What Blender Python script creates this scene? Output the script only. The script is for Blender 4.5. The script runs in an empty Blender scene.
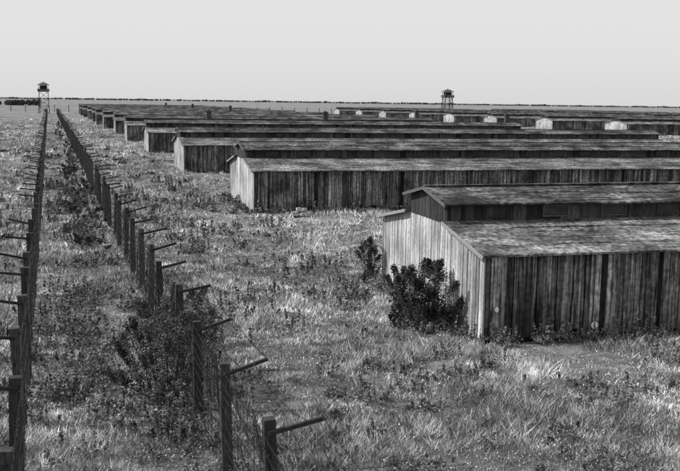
import bpy, math, random
import numpy as np
from mathutils import Matrix, Vector, Euler
random.seed(7); rng=np.random.default_rng(7)
scene=bpy.context.scene
scene.view_settings.view_transform='Standard'; scene.view_settings.look='None'
scene.view_settings.exposure=0

# ------------------------------------------------------------ materials
def new_mat(name, lo, hi, scale=(1,1,1), nscale=5.0, detail=6, rough=0.9, bump=0.0, shade=True,
            contrast=(0.3,0.7), fine=None, big=None, spec=0.2, grime=None):
    m=bpy.data.materials.new(name); m.use_nodes=True
    nt=m.node_tree; N=nt.nodes; L=nt.links
    b=N['Principled BSDF']; b.inputs['Roughness'].default_value=rough
    b.inputs['Specular IOR Level'].default_value=spec
    tc=N.new('ShaderNodeTexCoord'); mp=N.new('ShaderNodeMapping'); mp.inputs['Scale'].default_value=scale
    oi=N.new('ShaderNodeObjectInfo'); mul=N.new('ShaderNodeMath'); mul.operation='MULTIPLY'; mul.inputs[1].default_value=97.0
    L.new(oi.outputs['Random'],mul.inputs[0])
    cx=N.new('ShaderNodeCombineXYZ'); L.new(mul.outputs[0],cx.inputs[0]); L.new(mul.outputs[0],cx.inputs[1])
    L.new(cx.outputs[0],mp.inputs['Location'])
    L.new(tc.outputs['Object'],mp.inputs['Vector'])
    n=N.new('ShaderNodeTexNoise'); n.inputs['Scale'].default_value=nscale; n.inputs['Detail'].default_value=detail
    n.inputs['Roughness'].default_value=0.65
    L.new(mp.outputs[0],n.inputs['Vector'])
    r=N.new('ShaderNodeMapRange'); r.inputs['From Min'].default_value=contrast[0]; r.inputs['From Max'].default_value=contrast[1]
    r.inputs['To Min'].default_value=lo; r.inputs['To Max'].default_value=hi
    L.new(n.outputs['Fac'],r.inputs['Value']); out=r.outputs[0]
    for fi in (fine,big):
        if not fi: continue
        n2=N.new('ShaderNodeTexNoise'); n2.inputs['Scale'].default_value=fi[0]; n2.inputs['Detail'].default_value=5
        va=N.new('ShaderNodeVectorMath'); va.operation='ADD'; L.new(tc.outputs['Object'],va.inputs[0]); L.new(cx.outputs[0],va.inputs[1])
        L.new(va.outputs[0],n2.inputs['Vector'])
        r2=N.new('ShaderNodeMapRange'); r2.inputs['From Min'].default_value=0.36; r2.inputs['From Max'].default_value=0.64
        r2.inputs['To Min'].default_value=fi[1]; r2.inputs['To Max'].default_value=fi[2]
        L.new(n2.outputs['Fac'],r2.inputs['Value'])
        mm=N.new('ShaderNodeMath'); mm.operation='MULTIPLY'; L.new(out,mm.inputs[0]); L.new(r2.outputs[0],mm.inputs[1]); out=mm.outputs[0]
    if shade:
        at=N.new('ShaderNodeAttribute'); at.attribute_name='shade'
        mm=N.new('ShaderNodeMath'); mm.operation='MULTIPLY'; L.new(out,mm.inputs[0]); L.new(at.outputs['Fac'],mm.inputs[1]); out=mm.outputs[0]
    cc=N.new('ShaderNodeCombineColor')
    for i in range(3): L.new(out,cc.inputs[i])
    L.new(cc.outputs[0],b.inputs['Base Color'])
    if bump>0:
        bp=N.new('ShaderNodeBump'); bp.inputs['Strength'].default_value=bump; bp.inputs['Distance'].default_value=0.05
        L.new(n.outputs['Fac'],bp.inputs['Height']); L.new(bp.outputs[0],b.inputs['Normal'])
    return m

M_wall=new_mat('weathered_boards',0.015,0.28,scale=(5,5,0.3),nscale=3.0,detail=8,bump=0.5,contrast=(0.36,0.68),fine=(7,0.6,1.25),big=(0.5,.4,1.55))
M_gable=new_mat('sunlit_boards',0.28,0.66,scale=(6,6,0.35),nscale=3.0,detail=8,bump=0.4,contrast=(0.34,0.60),fine=(9,0.8,1.1),big=(0.7,.6,1.15))  # lighter copy of the wall boards; sun-facing brightness put into the colour
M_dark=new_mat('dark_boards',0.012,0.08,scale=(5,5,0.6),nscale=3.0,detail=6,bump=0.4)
M_roof=new_mat('tar_paper_roof',0.05,0.20,scale=(0.5,2.0,2.0),nscale=2.2,detail=12,bump=0.6,contrast=(0.36,0.66),fine=(7,0.35,1.6),big=(0.6,.45,1.5),rough=0.85)
M_roof2=new_mat('old_roofing_felt',0.015,0.12,scale=(0.5,2.0,2.0),nscale=2.2,detail=12,bump=0.6,contrast=(0.36,0.66),fine=(6,0.3,1.75),big=(0.6,.3,1.75),rough=0.85)
M_trim=new_mat('pale_trim',0.2,0.42,scale=(4,4,4),nscale=3.0,detail=5)
M_sash=new_mat('window_sash',0.03,0.13,scale=(4,4,4),nscale=3.0,detail=5)
M_glass=new_mat('dusty_glass',0.015,0.05,nscale=3.0,rough=0.35,spec=0.3,shade=False)
M_in=new_mat('dark_interior',0.006,0.012,shade=False)
M_post=new_mat('tarred_timber',0.010,0.08,scale=(8,8,1.2),nscale=3.0,detail=6,bump=0.4,rough=0.85)
M_arm=new_mat('rusty_bracket',0.012,0.035,nscale=9)
M_wire=new_mat('wire_steel',0.010,0.03,nscale=9,shade=False,rough=0.6)
M_leaf=new_mat('foliage',0.015,0.085,nscale=5,contrast=(0.35,0.65))
M_weed=new_mat('weeds',0.035,0.20,nscale=4,contrast=(0.35,0.65))
M_grassb=new_mat('grass_blades',0.15,0.60,nscale=1.3,detail=12,contrast=(0.36,0.64))
M_flower=new_mat('meadow_seed_heads',0.5,0.7,nscale=3,shade=False)
M_stone=new_mat('stone',0.2,0.5,nscale=3,shade=False,bump=0.5)
M_brick=new_mat('brick',0.03,0.09,nscale=8,shade=False)
M_white=new_mat('enamel_white',0.5,0.85,nscale=9,shade=False)

# ------------------------------------------------------------ builder
class B:
    def __init__(s): s.v=[]; s.f=[]; s.s=[]; s.m=[]
    def quadbox(s,p,shade=1.0,mi=0):
        o=len(s.v); s.v+= [tuple(q) for q in p]
        for f in ((3,2,1,0),(4,5,6,7),(0,1,5,4),(1,2,6,5),(2,3,7,6),(3,0,4,7)):
            s.f.append(tuple(o+i for i in f)); s.s.append(shade); s.m.append(mi)
    def box(s,x0,x1,y0,y1,z0,z1,shade=1.0,mi=0):
        s.quadbox([(x0,y0,z0),(x1,y0,z0),(x1,y1,z0),(x0,y1,z0),(x0,y0,z1),(x1,y0,z1),(x1,y1,z1),(x0,y1,z1)],shade,mi)
    def bar(s,a,b,w,h=None,shade=1.0,mi=0,w2=None):
        a=Vector(a); b=Vector(b); d=(b-a).normalized(); h=h or w; w2=w2 or w; k=w2/w
        up=Vector((0,0,1)) if abs(d.z)<0.9 else Vector((0,1,0))
        r=d.cross(up).normalized(); u=r.cross(d).normalized()
        P=[]
        for c,q in ((a,1),(b,k)):
            for sx,sy in ((-1,-1),(1,-1),(1,1),(-1,1)): P.append(c+r*sx*w*q/2+u*sy*h*q/2)
        s.quadbox(P,shade,mi)
    def tri(s,a,b,r,mi=0):
        a=Vector(a); b=Vector(b); d=(b-a).normalized(); up=Vector((0,0,1)) if abs(d.z)<0.9 else Vector((0,1,0))
        p=d.cross(up).normalized(); u=p.cross(d)
        o=len(s.v)
        for c in (a,b):
            for k in range(3):
                t=k*2.0944; s.v.append(tuple(c+p*math.cos(t)*r+u*math.sin(t)*r))
        for k in range(3):
            s.f.append((o+k,o+(k+1)%3,o+3+(k+1)%3,o+3+k)); s.s.append(1); s.m.append(mi)
    def mesh(s,name,mats):
        me=bpy.data.meshes.new(name); me.from_pydata(s.v,[],s.f)
        for m in mats: me.materials.append(m)
        me.polygons.foreach_set('material_index',s.m)
        a=me.attributes.new('shade','FLOAT','FACE'); a.data.foreach_set('value',np.array(s.s,dtype=np.float32))
        me.update(); return me
def obj(name,me,parent=None,loc=(0,0,0),rot=None):
    o=bpy.data.objects.new(name,me); scene.collection.objects.link(o); o.location=loc
    if rot: o.rotation_euler=rot
    if parent: o.parent=parent
    return o
def np_mesh(name,verts,nper,shade,mats,matidx=None):
    n=len(verts)//nper
    me=bpy.data.meshes.new(name); me.vertices.add(len(verts)); me.vertices.foreach_set('co',verts.astype(np.float32).ravel())
    me.loops.add(len(verts)); me.loops.foreach_set('vertex_index',np.arange(len(verts),dtype=np.int32))
    me.polygons.add(n); me.polygons.foreach_set('loop_start',np.arange(0,len(verts),nper,dtype=np.int32))
    try: me.polygons.foreach_set('loop_total',np.full(n,nper,dtype=np.int32))
    except Exception: pass
    for m in mats: me.materials.append(m)
    a=me.attributes.new('shade','FLOAT','FACE'); a.data.foreach_set('value',shade.astype(np.float32))
    me.update(calc_edges=True); return me

def vnoise(x,y,scale,seed):
    G=np.random.default_rng(seed).random((257,257)); 
    X=x/scale+1000; Y=y/scale+1000
    xi=np.floor(X).astype(int); yi=np.floor(Y).astype(int); fx=X-xi; fy=Y-yi
    fx=fx*fx*(3-2*fx); fy=fy*fy*(3-2*fy)
    a=G[xi%256,yi%256]; b=G[(xi+1)%256,yi%256]; c=G[xi%256,(yi+1)%256]; d=G[(xi+1)%256,(yi+1)%256]
    return (a*(1-fx)+b*fx)*(1-fy)+(c*(1-fx)+d*fx)*fy
def fbm(x,y,scale,seed): return (vnoise(x,y,scale,seed)*.5+vnoise(x,y,scale*.47,seed+1)*.3+vnoise(x,y,scale*.21,seed+2)*.2)
def gz(x,y):
    x=np.asarray(x,float); y=np.asarray(y,float)
    r=np.hypot(x,y); k=np.clip((300-r)/200,0,1)
    return ((fbm(x,y,5.0,11)-.5)*.26)*k

# ------------------------------------------------------------ ground
def axis(lo,hi,fine0,fine1,step):
    a=list(np.arange(fine0,fine1,step)); s=step; v=a[-1]
    while v<hi: s*=1.12; v+=s; a.append(min(v,hi))
    s=step; v=a[0]
    while v>lo: s*=1.12; v-=s; a.insert(0,max(v,lo))
    return np.array(a)
ax=axis(-9000,9000,-12,45,0.5); ay=axis(-300,9000,5,80,0.5)
XX,YY=np.meshgrid(ax,ay); ZZ=gz(XX,YY)
nv=np.stack([XX.ravel(),YY.ravel(),ZZ.ravel()],1)
nx=len(ax); ny=len(ay)
ii,jj=np.meshgrid(np.arange(nx-1),np.arange(ny-1)); q=(jj*nx+ii).ravel()
F=np.stack([q,q+1,q+1+nx,q+nx],1)
me=bpy.data.meshes.new('ground'); me.from_pydata(nv.tolist(),[],F.tolist())
me.polygons.foreach_set('use_smooth',np.ones(len(F),bool))
mg=bpy.data.materials.new('meadow_ground'); mg.use_nodes=True
nt=mg.node_tree;N=nt.nodes;L=nt.links; b=N['Principled BSDF']; b.inputs['Roughness'].default_value=1; b.inputs['Specular IOR Level'].default_value=0.05
tc=N.new('ShaderNodeTexCoord')
def nz(sc,det,f0,f1,t0,t1,rough=.65,scl=(1,1,1)):
    mp=N.new('ShaderNodeMapping'); mp.inputs['Scale'].default_value=scl; L.new(tc.outputs['Object'],mp.inputs[0])
    n=N.new('ShaderNodeTexNoise'); n.inputs['Scale'].default_value=sc; n.inputs['Detail'].default_value=det; n.inputs['Roughness'].default_value=rough
    L.new(mp.outputs[0],n.inputs['Vector'])
    r=N.new('ShaderNodeMapRange'); r.inputs['From Min'].default_value=f0; r.inputs['From Max'].default_value=f1; r.inputs['To Min'].default_value=t0; r.inputs['To Max'].default_value=t1
    L.new(n.outputs['Fac'],r.inputs['Value']); return r.outputs[0],n
a1,n1=nz(0.10,12,0.38,0.62,0.5,1.3,.72)
a2,n2=nz(0.9,10,0.36,0.64,0.35,1.45,.8)
a3,n3=nz(14,6,0.34,0.66,0.5,1.45,.8)
m1=N.new('ShaderNodeMath');m1.operation='MULTIPLY';L.new(a1,m1.inputs[0]);L.new(a2,m1.inputs[1])
m2=N.new('ShaderNodeMath');m2.operation='MULTIPLY';L.new(m1.outputs[0],m2.inputs[0]);L.new(a3,m2.inputs[1])
m3=N.new('ShaderNodeMath');m3.operation='MULTIPLY';L.new(m2.outputs[0],m3.inputs[0]);m3.inputs[1].default_value=0.25
cc=N.new('ShaderNodeCombineColor')
for i in range(3): L.new(m3.outputs[0],cc.inputs[i])
L.new(cc.outputs[0],b.inputs['Base Color'])
bp=N.new('ShaderNodeBump'); bp.inputs['Strength'].default_value=1; bp.inputs['Distance'].default_value=0.3; L.new(n2.outputs['Fac'],bp.inputs['Height'])
L.new(bp.outputs[0],b.inputs['Normal'])
me.materials.append(mg); obj('ground',me)

# ------------------------------------------------------------ barracks
LEN=54.0; W=9.6; EH=2.65; MH0=3.2; MH1=3.83; RH=4.17; MY0=3.05; MY1=W-3.05
sl=(MH0-EH)/MY0
def lowz(y): d=min(y,W-y); return EH+sl*min(d,MY0+0.6)
R=random.Random(3)
def boards_long(bd,y,sgn):
    x=0.0
    while x<LEN-0.01:
        w=R.uniform(0.13,0.24); x1=min(x+w,LEN)
        sh=R.choice([R.uniform(.3,.6),R.uniform(.5,1.0),R.uniform(.7,1.4),R.uniform(.9,1.8)])
        off=R.uniform(0.0,0.03); zb=R.uniform(-0.05,0.12)
        if R.random()<.06: zb=R.uniform(.15,.4)
        if R.random()<0.03: sh=0.08
        zt=EH-R.uniform(.02,.06)
        ya,yb=(y-0.03-off,y) if sgn<0 else (y,y+0.03+off)
        lean=R.uniform(-.006,.006)
        xa_,xb_=x+0.004,x1-R.choice([0.008,0.018,0.035])
        bd.quadbox([(xa_+lean,ya,zb),(xb_+lean,ya,zb),(xb_+lean,yb,zb),(xa_+lean,yb,zb),(xa_,ya,zt),(xb_,ya,zt),(xb_,yb,zt),(xa_,yb,zt)],sh)
        if R.random()<.35:
            ya2,yb2=(ya-.018,ya-.001) if sgn<0 else (yb+.001,yb+.018); bd.box(x1-.03,x1+.015,ya2,yb2,max(zb,0),EH-.06,R.uniform(.5,1.7))
        x=x1
def build_barrack_meshes():
    out=[]
    core=B(); core.box(0.06,LEN-0.06,0.04,W-0.04,-0.2,EH-0.08); core.box(0.08,LEN-0.08,MY0+0.05,MY1-0.05,EH-0.08,MH1-0.04)  # solid near-black backing; shade behind the board gaps put in as colour
    out.append(('dark_backing',core.mesh('dark_backing',[M_in])))
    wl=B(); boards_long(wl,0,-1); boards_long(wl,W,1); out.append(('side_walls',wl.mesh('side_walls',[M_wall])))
    ge=B()
    for end in (0,1):
        y=0.0
        while y<W-0.01:
            y1=min(y+R.uniform(.15,.24),W); sh=R.choice([R.uniform(.5,.85),R.uniform(.75,1.1),R.uniform(.9,1.2)]); off=R.uniform(0,.015)
            xa,xb=(-0.03-off,0.05) if end==0 else (LEN-0.05,LEN+0.03+off)
            za,zb=lowz(y)-.02,lowz(y1)-.02; zl=R.uniform(-.05,.06)
            gp=R.choice([.008,.016,.038])
            ge.quadbox([(xa,y+.003,zl),(xb,y+.003,zl),(xb,y1-gp,zl),(xa,y1-gp,zl),(xa,y+.003,za),(xb,y+.003,za),(xb,y1-gp,zb),(xa,y1-gp,zb)],sh)
            y=y1
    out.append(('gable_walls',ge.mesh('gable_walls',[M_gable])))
    mgb=B()
    for end in (0,1):
        y=MY0
        while y<MY1-0.01:
            y1=min(y+.2,MY1)
            def tz(q): return MH1+(RH-MH1)*(1-abs(q-W/2)/(W/2-MY0))-.03
            xa,xb=(-0.05,0.07) if end==0 else (LEN-0.07,LEN+0.05)
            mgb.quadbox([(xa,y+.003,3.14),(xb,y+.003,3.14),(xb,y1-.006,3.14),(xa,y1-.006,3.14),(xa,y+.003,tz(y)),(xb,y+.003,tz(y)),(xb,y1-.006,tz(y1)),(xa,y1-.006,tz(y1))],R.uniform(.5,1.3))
            y=y1
    for ya,yb in ((MY0-.0,MY0+.05),(MY1-.05,MY1)):
        x=0.08
        while x<LEN-.08:
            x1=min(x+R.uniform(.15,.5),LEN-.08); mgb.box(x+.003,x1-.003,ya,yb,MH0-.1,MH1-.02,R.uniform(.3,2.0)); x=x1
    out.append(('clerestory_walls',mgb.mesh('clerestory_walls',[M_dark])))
    wn=B()
    x=1.2
    while x<LEN-1.6:
        for s_ in (-1,1):
            yf=MY0 if s_<0 else MY1
            def yy(a,b): return (yf-b,yf-a) if s_<0 else (yf+a,yf+b)
            z0,z1=MH0+.14,MH1-.1; w=.95
            y0,y1=yy(.004,.02)
            if R.random()<0.93: wn.box(x+.05,x+w-.05,y0,y1,z0+.05,z1-.05,1,1)
            y0,y1=yy(.003,.05); t=R.uniform(.3,1.5)
            wn.box(x,x+w,y0,y1,z0,z0+.04,t); wn.box(x,x+w,y0,y1,z1-.04,z1,t)
            wn.box(x,x+.04,y0,y1,z0+.04,z1-.04,t); wn.box(x+w-.04,x+w,y0,y1,z0+.04,z1-.04,t)
        x+=2.1+R.uniform(-.1,.1)
    out.append(('clerestory_windows',wn.mesh('clerestory_windows',[M_sash,M_glass])))
    def slope(rf,ya,za,yb,zb,th,ov0,step,amp,rows):
        for c in range(rows):
            t0=c/rows; t1=(c+1)/rows
            x=-ov0; j=0
            while x<LEN+ov0-.01:
                x1=min(x+step*R.uniform(.6,1.5),LEN+ov0); j=max(-.02,min(.02,j+R.uniform(-.012,.012)))
                e=R.uniform(-.06,.06) if c==0 else R.uniform(-.012,.012)
                sh=R.uniform(1-amp,1+amp)
                y0_=ya+(yb-ya)*t0+e; y1_=ya+(yb-ya)*t1; z0_=za+(zb-za)*t0+j+.014*(1 if c else 0); z1_=za+(zb-za)*t1+j
                rf.quadbox([(x,y0_,z0_),(x1-.004,y0_,z0_),(x1-.004,y1_,z1_),(x,y1_,z1_),(x,y0_,z0_+th),(x1-.004,y0_,z0_+th),(x1-.004,y1_,z1_+th),(x,y1_,z1_+th)],sh)
                x=x1
        for k in range(30):
            x=R.uniform(0,LEN-3); t=R.uniform(.1,.85); ln=R.uniform(.8,3.2)
            y_=ya+(yb-ya)*t; z_=za+(zb-za)*t+th+.03; d_=.045*(1 if yb>ya else -1)
            rf.quadbox([(x,y_,z_),(x+ln,y_,z_),(x+ln,y_+d_,z_+.01),(x,y_+d_,z_+.01),(x,y_,z_+.02),(x+ln,y_,z_+.02),(x+ln,y_+d_,z_+.03),(x,y_+d_,z_+.03)],R.uniform(.3,2.4))
    o=.32
    rf=B()
    slope(rf,-o,EH-o*sl,MY0-.002,MH0,.06,.22,2.2,.25,4); slope(rf,W+o,EH-o*sl,MY1+.002,MH0,.06,.22,2.2,.25,4)
    out.append(('lower_roof',rf.mesh('lower_roof',[M_roof])))
    rf=B()
    ms=(RH-MH1)/(W/2-MY0); o2=.3
    slope(rf,MY0-o2,MH1-o2*ms,W/2-.003,RH,.05,.2,2.0,.35,2); slope(rf,MY1+o2,MH1-o2*ms,W/2+.003,RH,.05,.2,2.0,.35,2)
    x=-.2
    while x<LEN+.2:
        x1=min(x+R.uniform(1.5,4),LEN+.2); rf.box(x,x1-.01,W/2-.1,W/2+.1,RH+.08,RH+R.uniform(.10,.13),R.uniform(.5,1.8)); x=x1
    out.append(('clerestory_roof',rf.mesh('clerestory_roof',[M_roof2])))
    tr=B()
    for xx in (-.26,LEN+.225):
        tr.bar((xx,-o,EH-o*sl+.0),(xx,MY0-.04,MH0),.04,.11,.8); tr.bar((xx,W+o,EH-o*sl),(xx,MY1+.04,MH0),.04,.11,.8)
        tr.bar((xx,MY0-o2,MH1-o2*ms),(xx,W/2,RH),.04,.10,.35); tr.bar((xx,MY1+o2,MH1-o2*ms),(xx,W/2,RH),.04,.10,.35)
    for yy_ in (-.075,W-.025):
        tr.box(-.075,-.052,yy_+.02,yy_+.12,0,EH-.1,.9)
    out.append(('fascia_boards',tr.mesh('fascia_boards',[M_trim])))
    return out
BMS=[build_barrack_meshes(),build_barrack_meshes(),build_barrack_meshes()]
ch=B(); ch.box(-.32,.32,-.3,.3,0,2.0,1); ch.box(-.39,.39,-.37,.37,2.0,2.15,1); ch.box(-.2,.2,-.2,.2,2.15,2.3,1)
CH=ch.mesh('chimney',[M_brick])
nb=[0]
def barrack(x,y,chim=(),rz=0):
    e=bpy.data.objects.new('wooden_barrack',None); scene.collection.objects.link(e); e.location=(x,y,0); e.rotation_euler=(0,0,rz)
    for n,m in BMS[nb[0]%3]: obj(n,m,e)
    nb[0]+=1
    for c in chim: obj('chimney',CH,e,(c,W/2+.9,3.3))
    return e
Y0=24.86; P=33.25; RZ=math.radians(-1.8)
jr=random.Random(5)
for i in range(13):
    ch_=() 
    if i==3: ch_=(8.5,25,53)
    elif i==4: ch_=(52,)
    elif i in(6,8,10): ch_=(30,)
    barrack(12.15+(jr.uniform(-.3,.3) if i else 0),Y0+P*i+(jr.uniform(-.4,.4) if i>2 else 0),ch_,RZ+(jr.uniform(-.004,.004) if i else 0))
for i in range(3,13):
    barrack(130+jr.uniform(-.6,.6),Y0+P*i+4+jr.uniform(-.5,.5),(),RZ+jr.uniform(-.004,.004))
for i in range(8,13):
    barrack(215+jr.uniform(-.6,.6),Y0+P*i+10+jr.uniform(-.5,.5),(),RZ+jr.uniform(-.004,.004))

# ------------------------------------------------------------ fences
def fence(x,side,ys,y_end,lattice=False,seed=1,pw=.165,rk=1.0):
    r=random.Random(seed)
    e=bpy.data.objects.new('barbed_wire_fence',None); scene.collection.objects.link(e)
    ps=B(); ar=B(); wr=B(); prev=None
    H=2.28; lv=[.2,.45,.7,.95,1.2,1.45,1.7,1.95,2.15]
    y=ys
    while y<y_end:
        lx=r.uniform(-.10,.10); ly=r.uniform(-.1,.1); h=H+r.uniform(-.1,.1)
        px=x+r.uniform(-.03,.03); w=pw*r.uniform(.9,1.12)
        base=Vector((px,y,-.3)); mid=Vector((px+lx*.5+r.uniform(-.02,.02),y+ly*.5,h*.5)); top=Vector((px+lx,y+ly,h))
        sh=r.uniform(.6,1.5); ps.bar(base,mid,w,w*.95,sh,0,w*.95); ps.bar(mid,top,w*.95,w*.9,sh,0,w*.85)
        dz=r.uniform(.04,.2); tip=Vector((top.x+side*(.86+r.uniform(-.1,.08)),top.y+r.uniform(-.12,.12),h-.17+dz))
        st=Vector((top.x-side*.02,top.y-.10,h-.2))
        if r.random()>.05: ar.bar(st,tip+Vector((0,-.02,0)),.06,.065,r.uniform(.7,1.4))
        pts=[base.lerp(top,(l+.3)/(h+.3))+Vector((side*-.10,0,0)) for l in lv]
        apts=[st.lerp(tip,t)+Vector((0,0,.05)) for t in (.35,.65,.97)]
        allp=pts+apts
        if prev:
            near=y<45
            rad=(.0095 if near else .012)*rk
            for wi,(a,b) in enumerate(zip(prev,allp)):
                if r.random()<(.08 if wi<9 else .3): continue
                nseg=6 if near else 2
                sag=r.uniform(.02,.16); q=[]
                for k in range(nseg+1):
                    t=k/nseg; q.append(a.lerp(b,t)+Vector((r.uniform(-.015,.015),0,-sag*4*t*(1-t)+(r.uniform(-.01,.01) if 0<k<nseg else 0))))
                for k in range(nseg): wr.tri(q[k],q[k+1],rad*(1 if wi<9 else .75))
                if near:
                    d=b-a; n=int(d.length/.22)
                    for k in range(n):
                        t=(k+.5)/n; c=a.lerp(b,t)+Vector((0,0,-sag*4*t*(1-t)))
                        v=Vector((r.uniform(-1,1),r.uniform(-.4,.4),r.uniform(-1,1))).normalized()*.04
                        wr.tri(c-v,c+v,.006)
            if y<90:
                for k in range(8):
                    t=(k+.5)/8; t2=min(1,t+r.uniform(-.03,.03)); wr.tri(prev[0].lerp(allp[0],t),prev[8].lerp(allp[8],t2),.006*rk)
            if lattice and y<48:
                A0=prev[0]; A1=prev[8]; B0=allp[0]; B1=allp[8]; n=12
                lk=.7 if y<20 else (.35 if y<24 else .05)
                def P_(u,v): 
                    p=A0.lerp(B0,u).lerp(A1.lerp(B1,u),v); return p+Vector((side*(.10+lk*(1-v)**1.3+.06*math.sin(9*u+4*v)),.05*math.sin(11*v+5*u),-.12*math.sin(u*3.1)*v-.1*(1-v)))
                for sg in (1,-1):
                    for k in range(-n,2*n):
                        u0=k/n; m_=10; last=None
                        for j in range(m_+1):
                            v=j/m_; u=u0+sg*v*.62
                            if 0<=u<=1:
                                c=P_(u,v)
                                if last is not None and r.random()>.05: wr.tri(last,c,.0060)
                                last=c
                            else: last=None
        prev=allp; y+=3.6+r.uniform(-.08,.08)
    obj('posts',ps.mesh('posts',[M_post]),e); obj('brackets',ar.mesh('brackets',[M_arm]),e); obj('wires',wr.mesh('wires',[M_wire]),e)
fence(3.05,1,9.7,415,True,4,.19)
fence(-.72,-1,9.4,415,False,9,.25,1.25)
def farfence(x0,x1,y,seed):
    r=random.Random(seed)
    e=bpy.data.objects.new('perimeter_fence',None); scene.collection.objects.link(e)
    ps=B(); wr=B(); x=x0
    while x<x1:
        ps.bar((x,y,0),(x,y,3.4+r.uniform(-.2,.2)),.3,.3); x+=6.5
    for z in (.6,1.2,1.8,2.4,3.): wr.tri((x0,y,z),(x1,y,z),.02)
    obj('posts',ps.mesh('posts',[M_post]),e); obj('wires',wr.mesh('wires',[M_wire]),e)
farfence(-30,640,470,1)
farfence(190,640,480,2)

# ------------------------------------------------------------ watch towers
def tower(x,y,H,s=1.0):
    e=bpy.data.objects.new('watchtower',None); scene.collection.objects.link(e); e.location=(x,y,0)
    b1=B(); w=2.1*s; t=1.7*s; pz=H-4.0*s
    for sx in (-1,1):
        for sy in (-1,1): b1.bar((sx*w,sy*w,0),(sx*t,sy*t,pz),.3,.3)
    nlev=3
    for k in range(nlev):
        z0=pz*k/nlev; z1=pz*(k+1)/nlev
        for sx,sy,tx,ty in ((-1,-1,1,-1),(1,-1,1,1),(1,1,-1,1),(-1,1,-1,-1)):
            def c(a,b_,z): q=w+(t-w)*z/pz; return (a*q,b_*q,z)
            b1.bar(c(sx,sy,z0),c(tx,ty,z1),.14); b1.bar(c(tx,ty,z0),c(sx,sy,z1),.14); b1.bar(c(sx,sy,z1),c(tx,ty,z1),.16)
    obj('legs',b1.mesh('legs',[M_post]),e)
    b2=B(); q=2.3*s
    b2.box(-q,q,-q,q,pz,pz+.15)
    for k in range(20):
        a=-q+2*q*k/20; a1=a+2*q/20-.03
        b2.box(a,a1,-q-.05,-q,pz+.15,pz+1.15*s,.8); b2.box(a,a1,q,q+.05,pz+.15,pz+1.15*s,.8)
        b2.box(-q-.05,-q,a,a1,pz+.15,pz+1.15*s,.8); b2.box(q,q+.05,a,a1,pz+.15,pz+1.15*s,.8)
    for sx in (-1,1):
        for sy in (-1,1): b2.box(sx*1.75*s-.1,sx*1.75*s+.1,sy*1.75*s-.1,sy*1.75*s+.1,pz+.15,pz+2.7*s)
    b2.box(-1.4*s,1.4*s,-1.4*s,1.4*s,pz+.15,pz+2.6*s,.25)
    obj('cabin',b2.mesh('cabin',[M_wall]),e)
    b3=B(); z=pz+2.7*s; q=2.5*s
    b3.quadbox([(-q,-q,z),(q,-q,z),(q,q,z),(-q,q,z),(-.3,-.3,z+1.1*s),(.3,-.3,z+1.1*s),(.3,.3,z+1.1*s),(-.3,.3,z+1.1*s)],1.)
    b3.box(-.12,.12,-.12,.12,z+1.1*s,z+1.5*s)
    obj('hipped_roof',b3.mesh('hipped_roof',[M_roof2]),e)
tower(-2.0,425,13.4,1.05)
tower(184,425,13.6,1.05)

# ------------------------------------------------------------ vegetation
def leaves(centers,rad,n,size,seed,flat=.6,sh=(.5,1.6)):
    r=np.random.default_rng(seed); C=np.array(centers); R_=np.array(rad)
    k=r.integers(0,len(C),n); d=r.normal(size=(n,3)); d/=np.linalg.norm(d,axis=1)[:,None]
    p=C[k]+d*(R_[k]*r.random(n)**.45)[:,None]
    csh=r.uniform(sh[0],sh[1],len(C))[k]
    a=r.normal(size=(n,3)); a/=np.linalg.norm(a,axis=1)[:,None]; b_=np.cross(a,r.normal(size=(n,3))); b_/=np.linalg.norm(b_,axis=1)[:,None]
    s=size*r.uniform(.5,1.4,n)[:,None]
    v=np.stack([p-a*s,p-b_*s*.45,p+a*s,p+b_*s*.45],1).reshape(-1,3)
    v[:,2]=np.maximum(v[:,2],0.01)
    return v,csh*r.uniform(.6,1.4,n)
def bush(name,x,y,rx,ry,h,n,size,seed,mat=M_leaf,ncl=26,sh=(.4,1.6),tangle=False,twig=.25,cl=(.10,.22)):
    r=random.Random(seed); cs=[];rs=[]
    e=bpy.data.objects.new(name,None); scene.collection.objects.link(e); e.location=(x,y,0)
    st=B()
    for k in range(ncl):
        t=r.random(); zz=h*(.06+.86*t); q=math.sqrt(max(.05,1-(abs(2*t-.75)**2*.55 if not tangle else t*t*.75))); an=r.uniform(0,6.28); rr=r.random()**.5
        c=(rx*q*rr*math.cos(an),ry*q*rr*math.sin(an),zz); cs.append(c); rs.append(r.uniform(*cl)*h*.9)
        if k%2==0:
            mid=(c[0]*.7+r.uniform(-.1,.1),c[1]*.7,zz*.5)
            st.bar((c[0]*.5,c[1]*.5,-.05),mid,.03,.03,1,0,.02); st.bar(mid,c,.02,.02,1,0,.012)
            tip=(c[0]*1.2+r.uniform(-.1,.1),c[1]*1.2,zz+twig*h); st.bar(c,tip,.012,.012,1,0,.005)
            for f_ in (.35,.7,1): cs.append(tuple(c[i]*(1-f_)+tip[i]*f_ for i in range(3))); rs.append(.06*h)
    v,s=leaves(cs,rs,n,size,seed,sh=sh)
    obj('foliage',np_mesh(name+'_leaves',v,4,s,[mat]),e); obj('stems',st.mesh('stems',[M_post]),e)
bush('shrub',11.1,27.3,1.15,1.4,1.95,22000,.042,1,ncl=80,twig=.16,cl=(.10,.2),sh=(.3,2.0))
bush('shrub',11.8,34.6,.45,.6,1.75,3200,.045,2,ncl=30,twig=.12,cl=(.1,.2))
bush('shrub',2.55,22.4,1.15,1.9,2.0,19000,.033,3,M_weed,76,(.15,1.3),True,.2)
bush('shrub',3.5,25.6,1.0,1.6,1.6,11000,.033,4,M_weed,54,(.2,1.4),True,.2)
bush('shrub',2.2,19.3,.7,1.1,1.0,5000,.03,5,M_weed,34,(.2,1.5),True,.2)
bush('shrub',3.9,29.5,.8,1.4,1.2,6000,.035,6,M_weed,34,(.2,1.4),True,.2)
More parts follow.
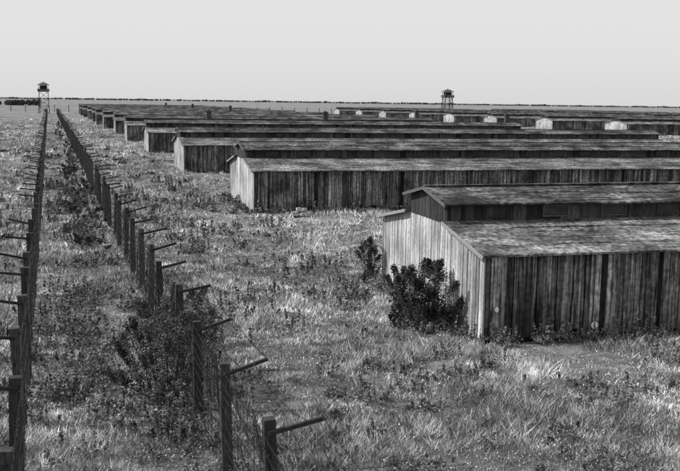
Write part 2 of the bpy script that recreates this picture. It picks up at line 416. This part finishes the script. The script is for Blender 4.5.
k=10
r=random.Random(21)
for y in (44,54,60,67,72,80,90,98,110,124,140,160,185,215,250):
    bush('shrub',2.0+r.uniform(-.6,.6),y+r.uniform(-1,1),r.uniform(.6,.9),r.uniform(1.2,2.8),r.uniform(.8,1.4),2300,.065,k,M_leaf,20,(.5,2.4),True,.12); k+=1
allv=[];alls=[]
r=random.Random(33)
spots=[(7.3,47,2.2,.6),(6,43,1.2,.45),(5.5,30,1.4,.45),(6.6,31.5,1.2,.4),(7.6,33,1.,.35),(8.8,36,1.6,.5),(10,32,1.2,.45),(9.6,30,.9,.4),(1,28,1.2,.4),(-.2,31,1.2,.4),(.6,34,1.4,.45),(10.6,38,1.4,.45),(11.3,45,1.5,.45),
 (6,52,1.5,.5),(8,60,2,.5),(5,66,2,.5),(9,75,2,.5),(1.2,40,1.3,.5),(1.6,45,1.3,.6),(4.6,27,1,.45),(11.5,50,1.5,.5),(-3,34,1.3,.4),(-4,42,1.6,.4),(-3,55,1.6,.4),(.8,24.5,1.2,.4),(.9,26,1.4,.45),(.4,22.5,1,.35)]
for x_ in np.arange(12.4,34,.55): spots.append((x_+r.uniform(-.3,.3),24.5-(x_-12)*.031,r.uniform(.2,.5),r.uniform(.08,.42)))
for x_ in np.arange(12.4,60,.9): spots.append((x_,57.8-(x_-12)*.031,r.uniform(.3,.7),r.uniform(.15,.5)))
for y_ in np.arange(25,34.4,.5): spots.append((11.85,y_,r.uniform(.2,.4),r.uniform(.12,.4)))
for y_ in np.arange(58.3,67.5,.8): spots.append((11.8,y_,r.uniform(.2,.5),r.uniform(.15,.45)))
for i_ in range(300):
    yy_=20*math.exp(r.random()*1.9); spots.append((r.uniform(-.22*yy_-3,min(11.0,.7*yy_)),yy_,r.uniform(.2,1.3),r.uniform(.10,.38)))
for i_ in range(130):
    yy_=r.uniform(13,23.5); spots.append((r.uniform(-3,.75*yy_+4),yy_,r.uniform(.12,.75),r.uniform(.08,.28)))
for i_ in range(60):
    yy_=18*math.exp(r.random()*1.5); spots.append((r.uniform(-.3,2.8),yy_,r.uniform(.2,.7),r.uniform(.15,.5)))
for s_i,(x,y,rad,h) in enumerate(spots):
    cs=[];rs=[]
    for k_ in range(18):
        a=r.uniform(0,6.28); q=rad*abs(r.gauss(0,.6)); cs.append((x+q*math.cos(a)*1.3,y+q*math.sin(a),h*r.uniform(.1,.7))); rs.append(r.uniform(.05,.2))
    for k_ in range(int(3+rad*6)):   # taller stalks standing out of the clump
        a=r.uniform(0,6.28); q=rad*abs(r.gauss(0,.6)); bx_=x+q*math.cos(a); by_=y+q*math.sin(a); hh=h*r.uniform(.9,1.9); lx_=r.uniform(-.12,.12)
        for t_ in (.3,.5,.7,.85,1.): cs.append((bx_+lx_*t_,by_,hh*t_)); rs.append(.035)
    v,s=leaves(cs,rs,int(350+750*rad),.018+.0006*y,100+s_i,sh=(.4,2.4)); allv.append(v); alls.append(s)
obj('weeds',np_mesh('weeds',np.concatenate(allv),4,np.concatenate(alls),[M_weed]))

# grass blades: one object
def in_bar(x,y):
    m=np.zeros(len(x),bool)
    for i in range(13):
        m|=(x>12.1)&(x<66.5)&(y>Y0+P*i-.02-(x-12.1)*.031)&(y<Y0+P*i+W-.3-(x-12.1)*.031)
    return m
NT=220000; PER=8
d=12.5*np.exp(rng.random(NT)**1.02*math.log(320/12.5)); an=math.radians(17.1)+rng.uniform(-math.radians(30),math.radians(30),NT)
tx_=d*np.sin(an); ty_=d*np.cos(an)
dens=fbm(tx_,ty_,1.1,51)*.6+fbm(tx_,ty_,6,61)*.4
keep=(rng.random(NT)<np.clip((dens-.31)*3.6,.08,1)*np.clip((330-d)/120,0,1)); tx_=tx_[keep];ty_=ty_[keep];d=d[keep]
tsh=rng.uniform(.4,1.5,len(d)); th_=rng.uniform(.5,1.4,len(d))
gx=np.repeat(tx_,PER);gy=np.repeat(ty_,PER);d=np.repeat(d,PER);tsh=np.repeat(tsh,PER);th_=np.repeat(th_,PER)
sp=.055+.0013*d; gx=gx+rng.normal(size=len(gx))*sp; gy=gy+rng.normal(size=len(gx))*sp
keep=~in_bar(gx,gy); gx=gx[keep];gy=gy[keep];d=d[keep];tsh=tsh[keep];th_=th_[keep]; n=len(gx)
z0=gz(gx,gy); tall=fbm(gx,gy,2.0,71); h=(.04+.30*np.clip(tall-.28,0,1)**1.4*1.8)*rng.uniform(.4,1.2,n)*th_*(1+d/200)
w=(.003+.00045*d)*rng.uniform(.6,1.4,n)
th=rng.uniform(0,6.283,n); lean=rng.uniform(.2,1.4,n)*h; la=rng.uniform(0,6.283,n)
bx=np.cos(th)*w;by=np.sin(th)*w
v=np.empty((n,3,3)); v[:,0]=np.stack([gx-bx,gy-by,z0-.02],1); v[:,1]=np.stack([gx+bx,gy+by,z0-.02],1); v[:,2]=np.stack([gx+np.cos(la)*lean,gy+np.sin(la)*lean,z0+h],1)
patch=np.clip((fbm(gx,gy,3.2,301)-.5)*5,-1,1)
shd=rng.uniform(.65,1.3,n)*tsh*(.4+1.2*fbm(gx,gy,1.0,81))*(.5+1.0*fbm(gx,gy,8,91))*(1.04+.30*patch)
obj('grass',np_mesh('grass',v.reshape(-1,3),3,shd,[M_grassb]))
NF=36000
d=12.5*np.exp(rng.random(NF)*math.log(110/12.5)); an=math.radians(17.1)+rng.uniform(-math.radians(30),math.radians(30),NF)
fx=d*np.sin(an); fy=d*np.cos(an); fm=fbm(fx,fy,1.6,123); keep=(rng.random(NF)<np.clip((fm-.42)*4,0.02,1))&(~in_bar(fx,fy)); fx=fx[keep];fy=fy[keep];d=d[keep];n=len(fx)
zf=gz(fx,fy)+rng.uniform(.05,.18,n); s=(.003+.00030*d)*rng.uniform(.4,1.4,n); tx=rng.normal(size=(n,2))*.5
v=np.empty((n,4,3))
for q_,(sx,sy) in enumerate(((-1,-1),(1,-1),(1,1),(-1,1))):
    v[:,q_]=np.stack([fx+sx*s,fy+sy*s,zf+(sx*tx[:,0]+sy*tx[:,1])*s],1)
obj('meadow_seed_heads',np_mesh('meadow_seed_heads',v.reshape(-1,3),4,np.ones(n),[M_flower]))

def treeline(name,x0,x1,y,h,n,seed,size,spc):
    r=np.random.default_rng(seed); m=int((x1-x0)/(h*spc)); cs=[];rs=[]
    xs=r.uniform(x0,x1,m)
    for xx in xs:
        hh=h*(.35+.75*float(vnoise(np.array([xx]),np.array([0.]),h*4,seed)[0]))
        cs.append((xx,y+r.uniform(-8,8),hh*.5)); rs.append(hh*.55); 
    v,s=leaves(cs,rs,n,size,seed); obj(name,np_mesh(name,v,4,s,[M_leaf]))
treeline('distant_trees',-300,-8,800,6.5,30000,5,.8,.15)
treeline('distant_trees',-500,3200,2900,6,40000,6,1.8,.35)

def stone_pile(x,y,n,seed):
    r=random.Random(seed); b_=B()
    for k in range(n):
        s=r.uniform(.08,.28); a=r.uniform(0,6.28); q=r.uniform(0,.9); c=Vector((q*math.cos(a),q*.6*math.sin(a),s*.4+(.25 if q<.3 else 0)))
        pts=[]
        for zz in (-.5,.5):
            for sx,sy in ((-1,-1),(1,-1),(1,1),(-1,1)): pts.append(c+Vector((sx*s*r.uniform(.35,.65),sy*s*r.uniform(.35,.65),zz*s*r.uniform(.6,1.))))
        b_.quadbox(pts)
    obj('stone_pile',b_.mesh('stone_pile',[M_stone]),None,(x,y,0.1))
stone_pile(14.6,55.6,40,1)
def plate(x,y,z,rx,rz_):
    b_=B(); n=12
    f=[(x+rx*math.cos(i*6.2832/n),y,z+rz_*math.sin(i*6.2832/n)) for i in range(n)]
    bk=[(p[0],y+.02,p[2]) for p in f]
    b_.v=f+bk; b_.f=[tuple(range(n)),tuple(range(2*n-1,n-1,-1))]+[(i,i+n,(i+1)%n+n,(i+1)%n) for i in range(n)]; b_.s=[1]*len(b_.f); b_.m=[0]*len(b_.f)
    obj('enamel_plate',b_.mesh('enamel_plate',[M_white]))
plate(12.50,24.74,1.0,.06,.08)
plate(15.75,24.62,.38,.12,.11)

# ------------------------------------------------------------ light
world=bpy.data.worlds.new('World'); scene.world=world; world.use_nodes=True
nt=world.node_tree; N=nt.nodes; L=nt.links; bg=N['Background']
EL=math.radians(43); AZ=math.radians(279)
sky=N.new('ShaderNodeTexSky'); sky.sky_type='NISHITA'; sky.sun_disc=False; sky.sun_elevation=EL; sky.sun_rotation=AZ; sky.dust_density=4; sky.air_density=1.0
bw=N.new('ShaderNodeRGBToBW'); L.new(sky.outputs[0],bw.inputs[0])
pw=N.new('ShaderNodeMath'); pw.operation='POWER'; pw.inputs[1].default_value=0.06; L.new(bw.outputs[0],pw.inputs[0])
ml=N.new('ShaderNodeMath'); ml.operation='MULTIPLY'; ml.inputs[1].default_value=6.6; L.new(pw.outputs[0],ml.inputs[0])
L.new(ml.outputs[0],bg.inputs['Color']); bg.inputs['Strength'].default_value=0.11
sd=bpy.data.lights.new('sun','SUN'); sd.energy=4.4; sd.angle=math.radians(1.0); sd.color=(1,1,1)
so=bpy.data.objects.new('sun',sd); scene.collection.objects.link(so)
to=Vector((math.sin(AZ)*math.cos(EL),math.cos(AZ)*math.cos(EL),math.sin(EL)))
so.rotation_euler=to.to_track_quat('Z','Y').to_euler(); so.location=(0,0,30)

# ------------------------------------------------------------ camera
cd=bpy.data.cameras.new('camera'); cam=bpy.data.objects.new('camera',cd); scene.collection.objects.link(cam)
cd.lens=49.98; cd.sensor_width=36; cd.clip_end=20000; cd.clip_start=.1
cd.dof.use_dof=True; cd.dof.focus_distance=34; cd.dof.aperture_fstop=2.4
R0=Euler((math.radians(90-8.1),0,math.radians(-17.1)),'XYZ').to_matrix().to_4x4()
cam.matrix_world=Matrix.Translation((0,0,7.04))@R0@Matrix.Rotation(.0145,4,'Z')
scene.camera=cam
